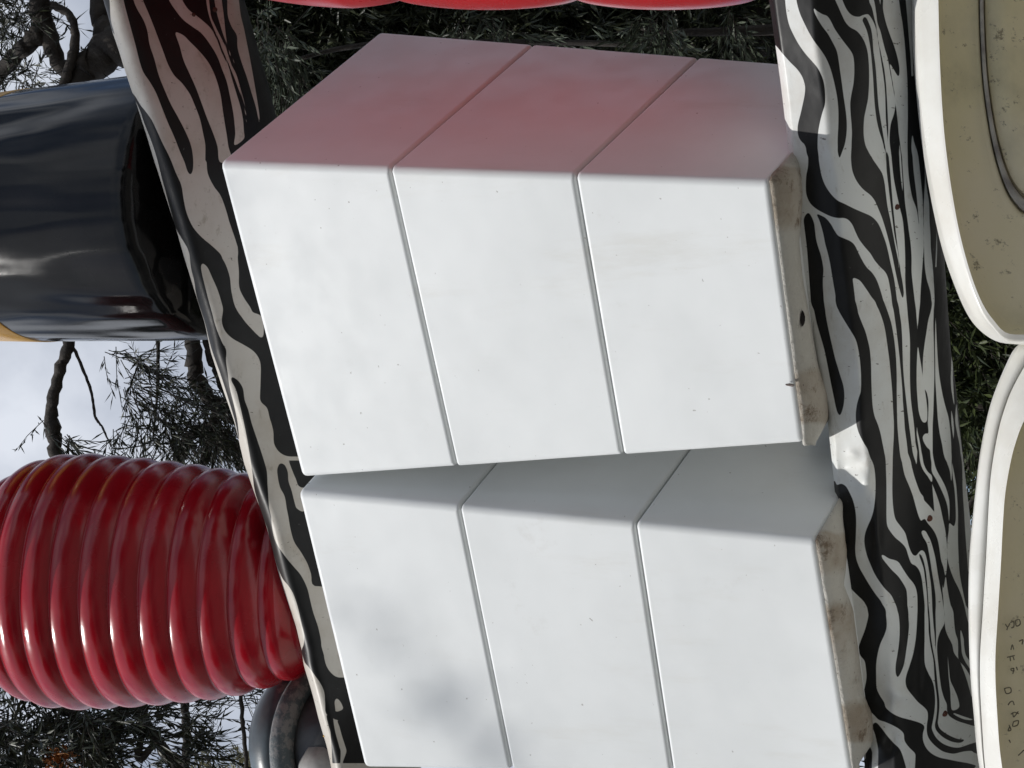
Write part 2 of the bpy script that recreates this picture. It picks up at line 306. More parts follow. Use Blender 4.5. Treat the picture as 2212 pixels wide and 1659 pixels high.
  ('W', '1795,60 1800,200 1820,350 1830,480 1835,620 1832,700 1812,752 1765,720 1758,800 1745,900 1742,1020 1750,1130 1780,1240 1820,1340 1870,1440 1910,1550 1945,1680 1960,1750 1978,1750 1945,1620 1920,1500 1895,1380 1875,1250 1865,1100 1858,900 1858,750 1858,600 1850,450 1840,320 1825,220'),
  ('W', '1710,-60 1740,60 1770,150 1785,260 1792,160 1788,50 1787,-60'),
  ('W', '1890,-60 1905,100 1908,300 1915,450 1925,600 1940,850 1955,1050 1970,1250 2100,1250 2000,700 1960,400 1935,150 1918,-60'),
  ('W', '1690,1385 1690,1450 1700,1560 1705,1750 1805,1750 1780,1620 1755,1500 1740,1400 1725,1300 1715,1350 1700,1430')]),
 (3232, 2400, K5, 2400, 3100, [
  ('K', '510,-60 517,60 500,150 470,250 430,350 410,430 430,500 475,560 490,640 497,740 480,840 462,920 470,1000 510,1080 580,1150 630,1200 700,1225 780,1260 850,1300 900,1350 912,1430 960,1500 1020,1560 1030,1600 1020,1800 1500,1800 1700,1700 1600,1672 1500,1655 1380,1630 1290,1610 1210,1570 1150,1510 1115,1430 1112,1350 1128,1280 1100,1245 1040,1220 950,1195 860,1170 780,1130 710,1070 690,1010 640,930 608,850 603,720 603,600 620,480 650,370 695,270 718,180 710,60 695,-60'),
  ('K', '835,-60 850,80 858,200 852,350 835,480 815,600 815,690 835,735 865,700 905,600 930,450 950,300 960,180 955,80 945,-60'),
  ('K', '1052,-60 1048,100 1035,300 1005,480 960,630 930,720 922,790 940,860 1000,940 1060,1010 1120,1060 1160,1110 1165,1180 1155,1250 1155,1340 1180,1410 1240,1480 1320,1540 1400,1565 1460,1568 1560,1545 1640,1540 1670,1560 1760,1570 1760,1440 1640,1460 1580,1480 1500,1503 1420,1495 1330,1460 1260,1400 1220,1330 1208,1280 1225,1190 1240,1080 1245,980 1235,860 1215,780 1170,690 1135,600 1128,480 1130,300 1130,100 1128,-60'),
  ('K', '1155,-60 1170,100 1175,250 1195,400 1225,550 1235,700 1245,820 1262,950 1265,1080 1255,1180 1242,1260 1260,1320 1330,1390 1430,1440 1520,1450 1560,1418 1480,1405 1380,1360 1300,1300 1275,1240 1280,1180 1290,1080 1290,980 1275,850 1260,700 1245,560 1220,430 1200,300 1190,150 1175,-60'),
  ('K', '1210,-60 1225,150 1240,300 1248,470 1255,300 1250,100 1245,-60'),
  ('K', '1335,-60 1345,60 1345,150 1300,240 1275,320 1265,420 1275,560 1290,700 1310,850 1340,960 1370,1030 1375,1110 1400,1160 1480,1210 1570,1240 1700,1270 1750,1200 1750,-60'),
  ('W', '1348,-60 1350,100 1355,200 1380,280 1430,380 1450,470 1510,560 1560,680 1600,800 1640,950 1660,900 1640,760 1600,680 1560,620 1500,540 1495,420 1490,330 1465,250 1450,120 1440,-60'),
  ('W', '1525,225 1520,280 1530,400 1540,490 1580,580 1640,660 1640,590 1580,500 1560,400 1555,320'),
  ('W', '1383,500 1385,620 1395,760 1410,900 1415,1000 1430,1095 1505,1065 1490,960 1450,860 1410,770 1395,640'),
  ('W', '1440,1125 1560,1165 1650,1195 1650,1205 1560,1195 1470,1155'),
  ('W', '1565,-60 1585,60 1610,150 1630,120 1625,-60'),
  ('K', '470,1150 520,1190 548,1240 530,1270 515,1330 515,1400 530,1480 560,1560 550,1800 200,1800 200,1150'),
  ('W', '400,1440 480,1420 490,1620 460,1640 380,1700'),
  ('K', '560,1270 590,1360 610,1450 625,1540 620,1800 950,1800 900,1620 860,1520 790,1450 720,1370 660,1290 600,1230')]),
]
UPPER = [
 (0, 0, KS, -9, 1008, [
  ('K', '600,-60 690,-60 710,0 718,130 742,225 700,150 600,0'),
  ('K', '845,590 880,630 910,680 950,730 990,790 1050,920 1100,1020 1140,1120 1175,1200 1190,1290 1210,1380 1250,1470 1310,1540 1370,1590 1430,1650 1500,1760 1235,1760 1228,1659 1215,1610 1180,1550 1140,1480 1110,1380 1075,1250 1050,1160 1015,1020 975,900 935,800 900,700'),
  ('K', '790,-60 800,0 820,80 850,190 880,300 905,400 930,470 970,530 1010,600 1050,700 1090,800 1130,890 1165,980 1195,1050 1215,1110 1235,1130 1250,1100 1252,1030 1240,950 1210,870 1160,770 1110,680 1070,590 1030,490 1000,380 970,290 955,200 930,130 890,60 865,0 855,-60'),
  ('K', '905,-60 925,0 960,80 1000,180 1030,260 1060,340 1090,420 1130,490 1180,540 1230,610 1265,690 1295,770 1315,860 1330,940 1330,1030 1335,1090 1360,1160 1400,1230 1430,1270 1480,1420 1540,1600 1580,1760 2300,1760 2300,-60'),
  ('W', '1140,208 1140,230 1165,300 1190,390 1230,480 1270,570 1300,650 1340,760 1380,860 1410,950 1425,1050 1500,1040 1480,950 1470,880 1455,790 1440,690 1430,620 1410,540 1380,460 1340,390 1280,320 1230,270 1190,230'),
  ('W', '1075,-60 1095,0 1140,70 1190,130 1250,175 1310,220 1370,300 1410,370 1440,450 1470,530 1490,620 1510,720 1520,800 1525,870 1520,940 1580,900 1580,850 1575,780 1560,700 1530,600 1500,500 1480,430 1440,350 1410,270 1370,190 1320,140 1270,100 1220,60 1180,0 1150,-60'),
  ('W', '1330,-60 1345,60 1375,160 1420,260 1450,340 1490,430 1540,560 1580,680 1600,830 1590,700 1560,580 1530,480 1500,420 1480,360 1450,280 1400,180 1365,90 1350,-60'),
  ('W', '1385,-60 1400,60 1430,170 1455,250 1480,330 1530,430 1500,360 1475,300 1460,200 1450,100 1425,-60'),
  ('W', '1475,-60 1475,90 1500,170 1535,230 1540,310 1565,400 1600,500 1630,600 1660,700 1680,795 1680,740 1665,640 1645,520 1620,380 1600,280 1580,180 1560,100 1535,-60'),
  ('W', '1440,1659 1440,1760 1545,1760 1535,1640 1500,1500 1470,1380 1430,1270 1380,1200 1345,1120 1335,1040 1300,1100 1240,1200 1250,1400 1310,1500 1380,1590')]),
 (0, 1008, KS, 1008, 2016, [
  ('K', '1232,-60 1230,0 1238,80 1258,160 1268,230 1285,300 1330,440 1370,600 1440,800 1520,1060 1548,1190 1540,1080 1515,960 1488,850 1476,760 1465,680 1466,610 1440,560 1410,490 1390,430 1375,370 1350,280 1330,200 1310,120 1303,70 1315,50 1345,75 1375,140 1410,220 1435,300 1445,350 1437,420 1455,480 1500,530 1560,565 1620,600 1655,630 1680,670 1690,720 1688,820 1685,920 1695,950 1730,985 1745,1040 1770,1130 1775,1210 1800,1260 1840,1290 1890,1300 2300,1300 2300,-60'),
  ('W', '1430,-60 1435,0 1465,60 1490,140 1500,230 1525,330 1570,400 1610,450 1700,530 1700,400 1640,365 1620,330 1580,270 1550,200 1548,100 1538,0 1530,-60'),
  ('K', '1505,785 1500,810 1530,870 1555,970 1580,1080 1600,1180 1620,1300 1635,1400 1650,1520 1680,1620 1710,1760 1750,1760 1742,1600 1735,1500 1730,1400 1715,1340 1690,1260 1660,1170 1630,1080 1610,1000 1585,930 1575,860 1545,810'),
  ('K', '1815,1345 1797,1380 1800,1430 1815,1500 1845,1560 1860,1659 1870,1760 2300,1760 2300,1500 1940,1700 1910,1600 1890,1520 1870,1460 1865,1400 1845,1355'),
  ('K', '1870,1325 1890,1380 1915,1440 1950,1500 2100,1500 2100,1325')]),
 (0, 2016, KS, 2016, 2560, [
  ('K', '1680,-60 1690,0 1730,100 1750,190 1770,260 1800,360 1830,430 1870,480 1900,530 1925,600 1940,660 1955,730 1972,800 1968,860 1950,920 1960,960 1985,960 2060,1050 2200,1090 2250,1065 2140,1040 2100,980 2085,900 2080,830 2060,740 2030,650 2010,570 1990,490 1950,410 1900,350 1850,290 1790,200 1765,110 1755,0 1745,-60'),
  ('K', '1860,-60 1865,0 1880,100 1905,190 1950,260 1990,330 2015,400 2040,480 2300,480 2300,-60')]),
 (950, 2500, KV, 2560, 3100, [
  ('K', '740,-300 740,100 755,220 790,340 840,400 920,510 990,610 1035,720 1045,850 1060,985 1190,1060 1345,1092 1500,1100 1500,600 1215,530 1150,500 1080,420 1040,310 1020,150 1000,-100 990,-300'),
  ('W', '1190,795 1165,830 1170,900 1185,955 1265,925 1255,870 1225,820'),
  ('K', '1064,1000 1085,1120 1110,1210 1125,1400 1135,1600 1235,1600 1240,1450 1225,1400 1200,1310 1175,1220 1155,1120 1140,1035'),
  ('K', '1205,1062 1225,1150 1255,1260 1290,1370 1310,1440 1300,1490 1260,1600 1700,1600 1700,1100 1345,1092')]),
]


def stripe_sd(px, py, crops):
    """px,py in photo units -> distance to the stripe outlines (negative = black)"""
    sx = px*4032/2212; sy = py*4032/2212; sy = np.abs(sy); sy = np.where(sy > 3023, 6046-sy, sy)
    num = np.zeros(px.shape); den = np.zeros(px.shape)
    for i, (ox, oy, k, y0, y1, ops) in enumerate(crops):
        BZ = 18.
        lo = y0-(BZ if i else 0); hi = y1+(BZ if i < len(crops)-1 else 0)
        sel = (sy >= lo) & (sy < hi)
        if not sel.any(): continue
        q = np.stack([(sx[sel]-ox)*k, (sy[sel]-oy)*k], -1); d = np.full(len(q), 60.)
        for kind, poly in ops:
            s_ = sd_poly(q, crom(pts(poly), 4))
            d = np.minimum(d, s_) if kind == 'K' else np.maximum(d, -s_)
        wt = np.ones(len(q))
        if i: wt = np.minimum(wt, (sy[sel]-lo)/(2*BZ))
        if i < len(crops)-1: wt = np.minimum(wt, (hi-sy[sel])/(2*BZ))
        wt = np.clip(wt, 1e-4, 1)
        num[sel] += np.clip(d/k*2212/4032, -12, 12)*wt; den[sel] += wt
    return num/np.maximum(den, 1e-6)

def ip(tab, y): t = np.array(tab, float); return np.interp(y, t[:, 0], t[:, 1])
def smooth1(a, k=9):
    ker = np.hanning(k+2)[1:-1]; ker /= ker.sum(); return np.convolve(np.pad(a, k//2, mode='edge'), ker, 'valid')
def beam(name, ys, xL, xC, xR, dfun, prof, crops, mat, label):
    """prof(q) over columns returns (x, depth); closed round the back"""
    V = []; PX = []; PY = []
    for i, y in enumerate(ys):
        x, dd, xs = prof(i, y)
        V.append(PN(x, np.full(len(x), y), dd)); PX.append(xs); PY.append(np.full(len(x), y))
    nc = len(PX[0]); V = np.array(V).reshape(-1, 3)
    sd = stripe_sd(np.array(PX).ravel(), np.array(PY).ravel(), crops)
    F = grid_faces(len(ys), nc, True)
    root = empty(name, Vector(V.mean(0))); tag(root, label, 'beam')
    o = fast_mesh('beam_skin', V, F[:, ::-1], mat, root, True)
    at = o.data.attributes.new('stripe_distance', 'FLOAT', 'POINT'); at.data.foreach_set('value', sd.astype(np.float32))
    return root

# lower beam
LX = [(-260, 1630), (0, 1661), (98, 1675), (178, 1686), (288, 1699), (329, 1703), (380, 1700), (520, 1708), (650, 1733), (760, 1755), (850, 1772), (894, 1786), (987, 1796), (1091, 1806), (1180, 1808), (1253, 1822), (1317, 1828), (1416, 1838), (1505, 1850), (1545, 1860), (1604, 1864), (1660, 1868), (1900, 1885)]
LC = [(-260, 1745), (0, 1758), (99, 1763), (139, 1769), (228, 1783), (305, 1789), (388, 1806), (468, 1813), (527, 1820), (607, 1830), (668, 1837), (718, 1843), (797, 1855), (857, 1859), (916, 1861), (987, 1872), (1065, 1886), (1156, 1893), (1226, 1904), (1265, 1907), (1356, 1919), (1485, 1927), (1660, 1935), (1900, 1950)]
LR = [(-260, 1995), (0, 2010), (300, 2024), (500, 2036), (658, 2047), (757, 2054), (837, 2065), (906, 2072), (987, 2080), (1037, 2086), (1106, 2094), (1156, 2099), (1300, 2112), (1660, 2125), (1900, 2135)]
ysl = np.arange(-240, 1880, 3.)
lx, lc, lr = (smooth1(ip(t, ysl)) for t in (LX, LC, LR))
qs = np.sin(np.linspace(0, np.pi/2, 170))
def prof_low(i, y):
    a, c, r = lx[i], lc[i], lr[i]; dC = 3.92+.00044*y
    u = np.linspace(0, 1, 50); x1 = a+(c-a)*u
    d1 = dC+.062*(1-u)+.05*np.clip(1-u/.10, 0, 1)**2
    x2 = c+(r-c)*qs[1:]; q = qs[1:]
    d2 = dC+.060*q+.20*(1-np.sqrt(np.clip(1-q*q, 0, 1)))
    x = np.concatenate([x1, x2]); d = np.concatenate([d1, d2])
    # rounded crease
    k = np.hanning(13); k /= k.sum(); d = np.convolve(np.pad(d, 6, mode='edge'), k, 'valid')
    # dented sheet metal by the gap between the two teeth and along the crease
    for (bx, by, sx, sy, am) in ((1822, 1008, 26, 22, .022), (1868, 1045, 16, 26, -.020), (1842, 985, 14, 12, -.010), (1812, 1040, 14, 14, .016),
                                 (1895, 1160, 10, 60, -.010), (1880, 1190, 14, 26, .012), (1925, 1400, 22, 30, .014), (1945, 1500, 30, 16, -.018),
                                 (1915, 1510, 18, 18, .014), (1900, 1610, 18, 22, -.022), (1930, 1600, 12, 30, .016), (1870, 1620, 14, 16, .016), (1985, 1450, 10, 60, .010)):
        d = d+am*np.exp(-((x-bx)/sx)**2-((y-by)/sy)**2)
    t = np.linspace(0, 1, 26)[1:-1]
    xb = r+(a-r)*t; db = d[-1]+(d[0]-d[-1])*t+.22*np.sin(np.pi*t)**.6
    return np.concatenate([x, xb]), np.concatenate([d, db]), np.concatenate([x, xb])
low = beam('striped_beam', ysl, 0, 0, 0, 0, prof_low, LOWER, ZEB, 'black and white zebra striped beam running under the two big white teeth')
# upper beam
UX = [(-260, 150), (0, 223), (33, 233), (67, 242), (110, 257), (147, 268), (177, 278), (203, 287), (230, 297), (263, 307), (293, 317), (347, 333), (377, 343), (410, 353), (453, 367), (493, 380), (553, 397), (653, 428), (700, 443), (760, 455), (836, 480), (913, 507), (1000, 527), (1066, 550), (1106, 565), (1139, 576), (1193, 590), (1246, 604), (1293, 619), (1356, 640), (1406, 652), (1437, 656), (1489, 672), (1519, 680), (1548, 687), (1580, 696), (1609, 705), (1640, 712), (1900, 760)]
UR = [(-260, 480), (0, 528), (67, 547), (117, 560), (183, 580), (233, 592), (350, 625), (500, 665), (800, 735), (1100, 800), (1400, 860), (1660, 910), (1900, 950)]
ysu = np.arange(-250, 1720, 3.); ux, ur = smooth1(ip(UX, ysu)), smooth1(ip(UR, ysu))
def prof_up(i, y):
    a, r = ux[i], ur[i]; d0 = 4.98+.00028*y
    th = np.linspace(-np.pi/2, np.pi/2, 120); s_ = np.sin(th); u = (s_+1)/2
    x = a+(r-a)*u; ex = np.where(s_ < 0, 9., 2.4)
    d = d0+.19*u+np.where(s_ < 0, .13, .20)*(1-np.sqrt(np.clip(1-np.abs(s_)**ex, 0, 1)))
    t = np.linspace(0, 1, 26)[1:-1]; xb = r+(a-r)*t; db = d[-1]+(d[0]-d[-1])*t+.2*np.sin(np.pi*t)**.6
    return np.concatenate([x, xb]), np.concatenate([d, db]), np.concatenate([x, xb])
upp = beam('striped_beam', ysu, 0, 0, 0, 0, prof_up, UPPER, ZEB2, 'dirty zebra striped beam above the teeth, below the black drum and red ribbed barrel')
# rivets
def rivet(root, px, py, d, r, mat=RUST):
    c = P(px, py, d); v = (CAM-c).normalized()
    lathe('rivet', c-v*.01, c+v, [(0, r), (.010, r), (.014, r*.8), (.016, .0005)], mat, root, 16)
def dlow(px, py):
    i = int(np.argmin(abs(ysl-py))); x, d, _ = prof_low(i, ysl[i]); k = int(np.argmin(abs(x[:219]-px))); return d[k]
for px, py, r in ((1937.5, 447, .008), (2007, 1119.5, .010), (2039.7, 1541, .010)):
    rivet(low, px, py, dlow(px, py), r)
def dup_(px, py):
    i = int(np.argmin(abs(ysu-py))); x, d, _ = prof_up(i, ysu[i]); k = int(np.argmin(abs(x[:120]-px))); return d[k]
for px, py, r in ((418, 32, .007), (464, 21, .009), (700, 1590, .004)):
    rivet(upp, px, py, dup_(px, py), r, RUST if px < 600 else GOLD)

# ------------------------------------------------------------------ teeth
def solve(A, B, px):              # point on segment AB seen at photo column px
    lo, hi = 0., 1.
    for _ in range(40):
        m = (lo+hi)/2; p = A.lerp(B, m)-CAM; x = 1106+FPX*p.dot(AX)/(-p.dot(AZ))
        if x < px: lo = m
        else: hi = m
    return lo
def tooth(FT_R, FT_L, FB_R, FB_L, gR, gL, lumps, label, marks, base):
    vt = P(820, 65, 5.3)-P(470, 350, 4.7); vb = P(1880, 150, 4.6)-P(1660, 390, 4.0)
    c = dict(tr=P(*FT_R), tl=P(*FT_L), br=P(*FB_R), bl=P(*FB_L))
    root = empty('giant_tooth', (c['br']+c['bl'])/2); tag(root, label, 'tooth', 'giant white teeth between the striped beams')
    sR = [0]+[solve(c['tr'], c['br'], g_) for g_ in gR]+[1]; sL = [0]+[solve(c['tl'], c['bl'], g_) for g_ in gL]+[1]
    def lev(a, b):                # four corners of a level: front right, front left, back left, back right
        fr = c['tr'].lerp(c['br'], a); fl = c['tl'].lerp(c['bl'], b); v = vt.lerp(vb, (a+b)/2)
        return [fr, fl, fl+v, fr+v]
    up = (c['tr']-c['br']).normalized()
    for i in range(3):
        T = lev(sR[i], sL[i]); B = lev(sR[i+1], sL[i+1])
        if i > 0: T = [q-up*.003 for q in T]
        if i < 2: B = [q+up*.003 for q in B]
        V = T+B; F = [(0, 1, 2, 3), (7, 6, 5, 4), (0, 4, 5, 1), (1, 5, 6, 2), (2, 6, 7, 3), (3, 7, 4, 0)]
        o = obj('segment', V, F, TOOTH, root)
        me = o.data; at = me.attributes.new('bevel_weight_edge', 'FLOAT', 'EDGE')
        for e in me.edges:
            a, b = sorted(e.vertices)
            if a < 4 and b >= 4: at.data[e.index].value = 1.
            elif b < 4: at.data[e.index].value = 1. if i == 0 else .55
            else: at.data[e.index].value = .75 if i == 2 else .55
        bm = o.modifiers.new('b', 'BEVEL'); bm.limit_method = 'WEIGHT'; bm.width = .022; bm.segments = 4; bm.harden_normals = True
    # weathered foot of the tooth: a thick slab with a swollen lump at either corner
    T = lev(0.02, 0.02); B = lev(.98, .98); ctr = sum((q for q in T+B), Vector((0, 0, 0)))/8
    V = [ctr+(q-ctr)*.86 for q in T+B]
    obj('joint_filler', V, [(0, 1, 2, 3), (7, 6, 5, 4), (0, 4, 5, 1), (1, 5, 6, 2), (2, 6, 7, 3), (3, 7, 4, 0)], HOLE, root, False)
    fr, fl, bl, br = lev(1, 1); ns, nt_ = 70, 22; V = []; wear = []
    for a in range(ns):
        s_ = a/(ns-1)*1.25-.25
        if s_ < 0: f0 = fr+vb*(-s_*1.1); bk = br
        else: f0 = fr.lerp(fl, s_); bk = br.lerp(bl, s_)
        e = f0-CAM; px0 = 1106+FPX*e.dot(AX)/(-e.dot(AZ)); py0 = 829.5-FPX*e.dot(AY)/(-e.dot(AZ)); d0 = -e.dot(AZ)
        w_ = float(np.interp(py0, [q[0] for q in lumps], [q[1] for q in lumps]))
        for b in range(nt_):
            t = b/(nt_-1)
            if t < .6:
                u = t/.6; px = px0-1+(w_+1)*math.sin(u*math.pi/2)**.9; d = d0+.016+.15*u**1.6*(w_/45)
            else:
                u = (t-.6)/.4; px = px0+w_-(w_*.55)*u; d = d0+.016+.15*(w_/45)+.3*u
            nz = (.005*math.sin(px*.31+py0*.09)*math.sin(py0*.17)+.003*math.sin(px*.7+py0*.33))*min(1, max(0, (w_-42)/14))*min(1, t*4)
            px += .5*math.sin(py0*.21+b)*(1 if w_ > 50 else .25)
            V.append(P(px, py0, d+nz*(1 if 0 < b else 0))); wear.append(min(1, max(0, (w_-40)/14)))
    # end caps by closing the strip with the tooth's own underside
    o = obj('tooth_foot', V, grid_faces(ns, nt_), WEATHER, root)
    at = o.data.attributes.new('wear', 'FLOAT', 'POINT'); at.data.foreach_set('value', wear)
    so_ = o.modifiers.new('s', 'SOLIDIFY'); so_.thickness = .012; so_.offset = -1
    # chips, scuffs and the keyhole slot
    nrm = (c['tl']-c['tr']).cross(c['br']-c['tr']).normalized()
    if nrm.dot(CAM-c['tr']) < 0: nrm = -nrm
    k = 0
    for (px, py, lx_, ly_, ang, mat) in marks:
        ray = P(px, py, 1)-CAM; n2 = (c['tl']-c['tr']).cross(c['br']-c['tr'])
        # choose plane of the local segment: solve on the quad diagonals
        tt = (c['tr'].lerp(c['bl'], .5)-CAM).dot(n2)/ray.dot(n2)
        best = CAM+ray*tt
        ax_ = (AX*math.cos(R(ang))+AY*math.sin(R(ang))); ax_ = (ax_-nrm*ax_.dot(nrm)).normalized(); ay_ = nrm.cross(ax_)
        m_ = 10; vv = [best+nrm*.0035+ax_*(lx_*math.cos(2*math.pi*j/m_)*(1+.25*math.sin(3*j+px)))+ay_*(ly_*math.sin(2*math.pi*j/m_)*(1+.3*math.sin(2*j+py))) for j in range(m_)]
        vv2 = [q-nrm*.009 for q in vv]
        obj('paint_chip', vv+vv2, [tuple(range(m_))]+[(j, (j+1) % m_, m_+(j+1) % m_, m_+j) for j in range(m_)], mat, root, False)
    return root, c, nrm
CHIP = m_plain('chip_undercoat', (.12, .09, .08), (.2, .17, .15), 50, (.8, .9), .2)
SCUFF = m_plain('faint_scuff', (.52, .53, .53), (.45, .46, .46), 50, (.6, .8), .2)
t1, c1, n1 = tooth((470, 350, 4.72), (650, 1035, 5.02), (1660, 390, 4.0), (1735, 960, 4.27), (840, 1240), (985, 1345),
    [(200, 0), (322, 2), (350, 30), (385, 68), (400, 72), (440, 62), (520, 40), (600, 37), (790, 46), (850, 62), (900, 56), (955, 18), (1000, 10)],
    'tall white grooved tooth with the pinkish shaded side, nearest the red fluted column',
    [(762, 508, .004, .0025, 60, CHIP), (1731, 688, .0, .0, 0, CHIP), (1707, 832, .013, .003, 0, CHIP), (1680, 795, .0025, .0025, 0, SCUFF)][:1] +
    [(1707, 832, .012, .0025, 0, CHIP), (533, 531, .004, .003, 40, SCUFF), (703, 903, .004, .003, 0, SCUFF)], 0)
t2, c2, n2_ = tooth((640, 1062, 5.02), (785, 1662, 5.27), (1760, 1167, 4.3), (1842, 1676, 4.55), (990, 1370), (1105, 1452),
    [(900, 0), (1085, 2), (1118, 22), (1140, 38), (1165, 57), (1186, 58), (1231, 48), (1263, 38), (1317, 50), (1505, 44), (1545, 56), (1600, 48), (1646, 10), (1700, 6)],
    'lower left white grooved tooth with soft leaf shadows across its front',
    [(900, 1300, .003, .002, 0, SCUFF), (1700, 1310, .014, .0015, 110, SCUFF), (1410, 1312, .005, .001, 0, CHIP)], 0)
def slot(root, px, py, d, lx_, ly_):
    c = P(px, py, d); v = (CAM-c).normalized(); m_ = 14
    vv = [c+v*.01+AX*(lx_*math.sin(2*math.pi*j/m_)*abs(math.sin(2*math.pi*j/m_)))+AY*(ly_*math.cos(2*math.pi*j/m_)) for j in range(m_)]
    vb_ = [q-v*.03 for q in vv]
    obj('slot_hole', vv+vb_, [tuple(range(m_))]+[(j, (j+1) % m_, m_+(j+1) % m_, m_+j) for j in range(m_)], HOLE, root, False)
slot(t1, 1734, 688, 4.175, .007, .022); slot(t2, 1813, 1371, 4.45, .007, .019)

# ------------------------------------------------------------------ black drum with gold band
root = empty('black_drum', P(430, 446, 5.68)); tag(root, 'glossy black drum with a gold yellow band, standing above the dirty striped beam', 'drum')
A = P(476, 442, 5.66); zt = Vector((0, 0, 1))
def zof(px):
    k = (px-1106)/FPX; return A.y*(sp-k*cp)/(cp+k*sp)+CAM.z-A.z
rr = .497; zb = zof(100)
lathe('drum_body', A, A+zt, [(-.02, 0.01), (-.02, rr*.60), (-.01, rr*.66), (.0, rr*.80), (.006, rr*.92), (.02, rr*.97), (.045, rr*.995), (.09, rr), (.25, rr*1.003), (zb, rr*.992)], BLACK, root, 128)
lathe('gold_band', A, A+zt, [(zb, rr*.992), (zb+.003, rr*.998), (zb+.32, rr*.98), (zb+.323, rr*.972)], GOLD, root, 128)
lathe('drum_top', A, A+zt, [(zb+.323, rr*.972), (zb+.7, rr*.95), (zb+.72, .01)], BLACK, root, 128)

# ------------------------------------------------------------------ red ribbed barrel
D = 5.78; A = P(625, 1262, D); k_ = D/FPX
root = empty('ribbed_barrel', A); tag(root, 'glossy dark red barrel with rounded horizontal ribs above the dirty striped beam', 'barrel')
pr = [(760, 150), (690, 178), (640, 200), (590, 216), (520, 236), (450, 247), (330, 260), (200, 270), (130, 266), (90, 256), (50, 236), (10, 205), (-30, 155), (-60, 95), (-84, 2)]
pxs = np.arange(760, -85, -2.); rp = np.interp(pxs[::-1], [q[0] for q in pr][::-1], [q[1] for q in pr][::-1])[::-1]
rp = smooth1(rp, 15); prof = []
bt = Vector((0, -.34, 1)).normalized(); A0 = A-CAM        # the barrel leans a little towards the viewer
for px, r_ in zip(pxs, rp):
    k = (px-1106)/FPX      # where the leaning axis crosses this photo column
    t = (k*(-A0.dot(AZ))-A0.dot(AX))/(bt.dot(AX)+k*bt.dot(AZ)); dd = -(A0+bt*t).dot(AZ)
    ph = ((px+8) % 57.)/57.
    rib = (math.sin(math.pi*ph)**.75)*11*np.clip((px+60)/60, 0, 1)*np.clip((690-px)/40, 0, 1)
    prof.append((t, max(.002, (r_-6+rib)/FPX*dd)))
lathe('barrel_body', A, A+bt, prof, RED, root, 160)

# ------------------------------------------------------------------ red fluted column to the right
A = P(1668, -430, 4.3); B = P(250, -430, 4.62); root = empty('fluted_column', A)
tag(root, 'bright red column with wide rounded swellings, at the edge beside the pinkish tooth side', 'column')
Ln = (B-A).length; prof = [(0, .02), (.0, .40), (.012, .46)]
for t in np.linspace(.015, Ln, 260):
    q = A+(B-A).normalized()*t-CAM; px = 1106+FPX*q.dot(AX)/(-q.dot(AZ)); d = -q.dot(AZ)
    ph = ((px-1655)/-395) % 1
    lob = (abs(math.sin(math.pi*ph)))**.55
    sil = 415+24*lob-max(0, 760-px)*.10
    prof.append((t, sil/FPX*d))
lathe('column_body', A, B, prof, RED2, root, 160)
lathe('column_end_ring', A-(B-A).normalized()*.05, B, [(0, .02), (0, .5), (.01, .535), (.04, .535), (.05, .5), (.05, .02)], GREY, root, 96)

# ------------------------------------------------------------------ white tubs on the right (lower jaw)
def ring_tub(name, rings, label, mats, cen):
    root = empty(name, P(*cen)); tag(root, label, 'tub', 'white tubs below the lower striped beam')
    cur = []
    for (pl, dd) in rings:
        c_ = crom(pl, 10); L_ = np.linalg.norm(np.diff(np.vstack([c_, c_[:1]]), axis=0), axis=1); s_ = np.concatenate([[0], np.cumsum(L_)])
        cc = np.vstack([c_, c_[:1]]); u = np.linspace(0, s_[-1], 301)[:-1]
        cur.append((np.stack([np.interp(u, s_, cc[:, 0]), np.interp(u, s_, cc[:, 1])], -1), dd))
    def band(nm, idx, mat, extra=3):
        rows = []
        for a, b in zip(idx[:-1], idx[1:]):
            (pa, da), (pb, db) = cur[a], cur[b]
            for t in np.linspace(0, 1, extra+1)[(0 if not rows else 1):]:
                p_ = pa*(1-t)+pb*t; rows.append(PN(p_[:, 0], p_[:, 1], da*(1-t)+db*t))
        return fast_mesh(nm, np.array(rows).reshape(-1, 3), grid_faces(len(rows), 300, True), mat, root, True)
    return root, cur, band
def off(pl, cen, f, dx=0): return [(cen[0]+(x-cen[0])*f+dx, cen[1]+(y-cen[1])*f) for x, y in pl]
out1 = [(1966, -150), (1968, 0), (1975, 150), (1990, 300), (2015, 450), (2045, 570), (2090, 680), (2135, 728), (2185, 743), (2300, 735), (2450, 640), (2560, 400), (2600, 0), (2570, -400), (2460, -680), (2300, -800), (2150, -780), (2040, -600), (1985, -350)]
in1 = [(2025, -150), (2027, 0), (2031, 150), (2041, 300), (2062, 448), (2086, 555), (2115, 640), (2145, 690), (2185, 722), (2300, 705), (2430, 610), (2520, 400), (2555, 0), (2525, -390), (2430, -640), (2300, -750), (2170, -730), (2085, -570), (2040, -340)]
c_1 = (2280, -30)
RIDGE = m_plain('grimy_ridge', (.50, .48, .43), (.22, .20, .19), 14, (.5, .7), .4, 20)
rg = [(off(out1, c_1, .93), 4.30), (off(out1, c_1, .995), 4.16), (out1, 4.08), (off(out1, c_1, .985), 4.02), (off(out1, c_1, .975), 3.99), (off(in1, c_1, 1.02), 3.93), (in1, 3.925), (off(in1, c_1, .985), 3.94), (off(in1, c_1, .97), 3.955),
      (off(in1, c_1, .70), 4.0), (off(in1, c_1, .66), 4.0), (off(in1, c_1, .652), 4.02), (off(in1, c_1, .645), 3.99), (off(in1, c_1, .618), 3.99), (off(in1, c_1, .612), 4.015), (off(in1, c_1, .60), 4.0), (off(in1, c_1, .02), 4.07)]
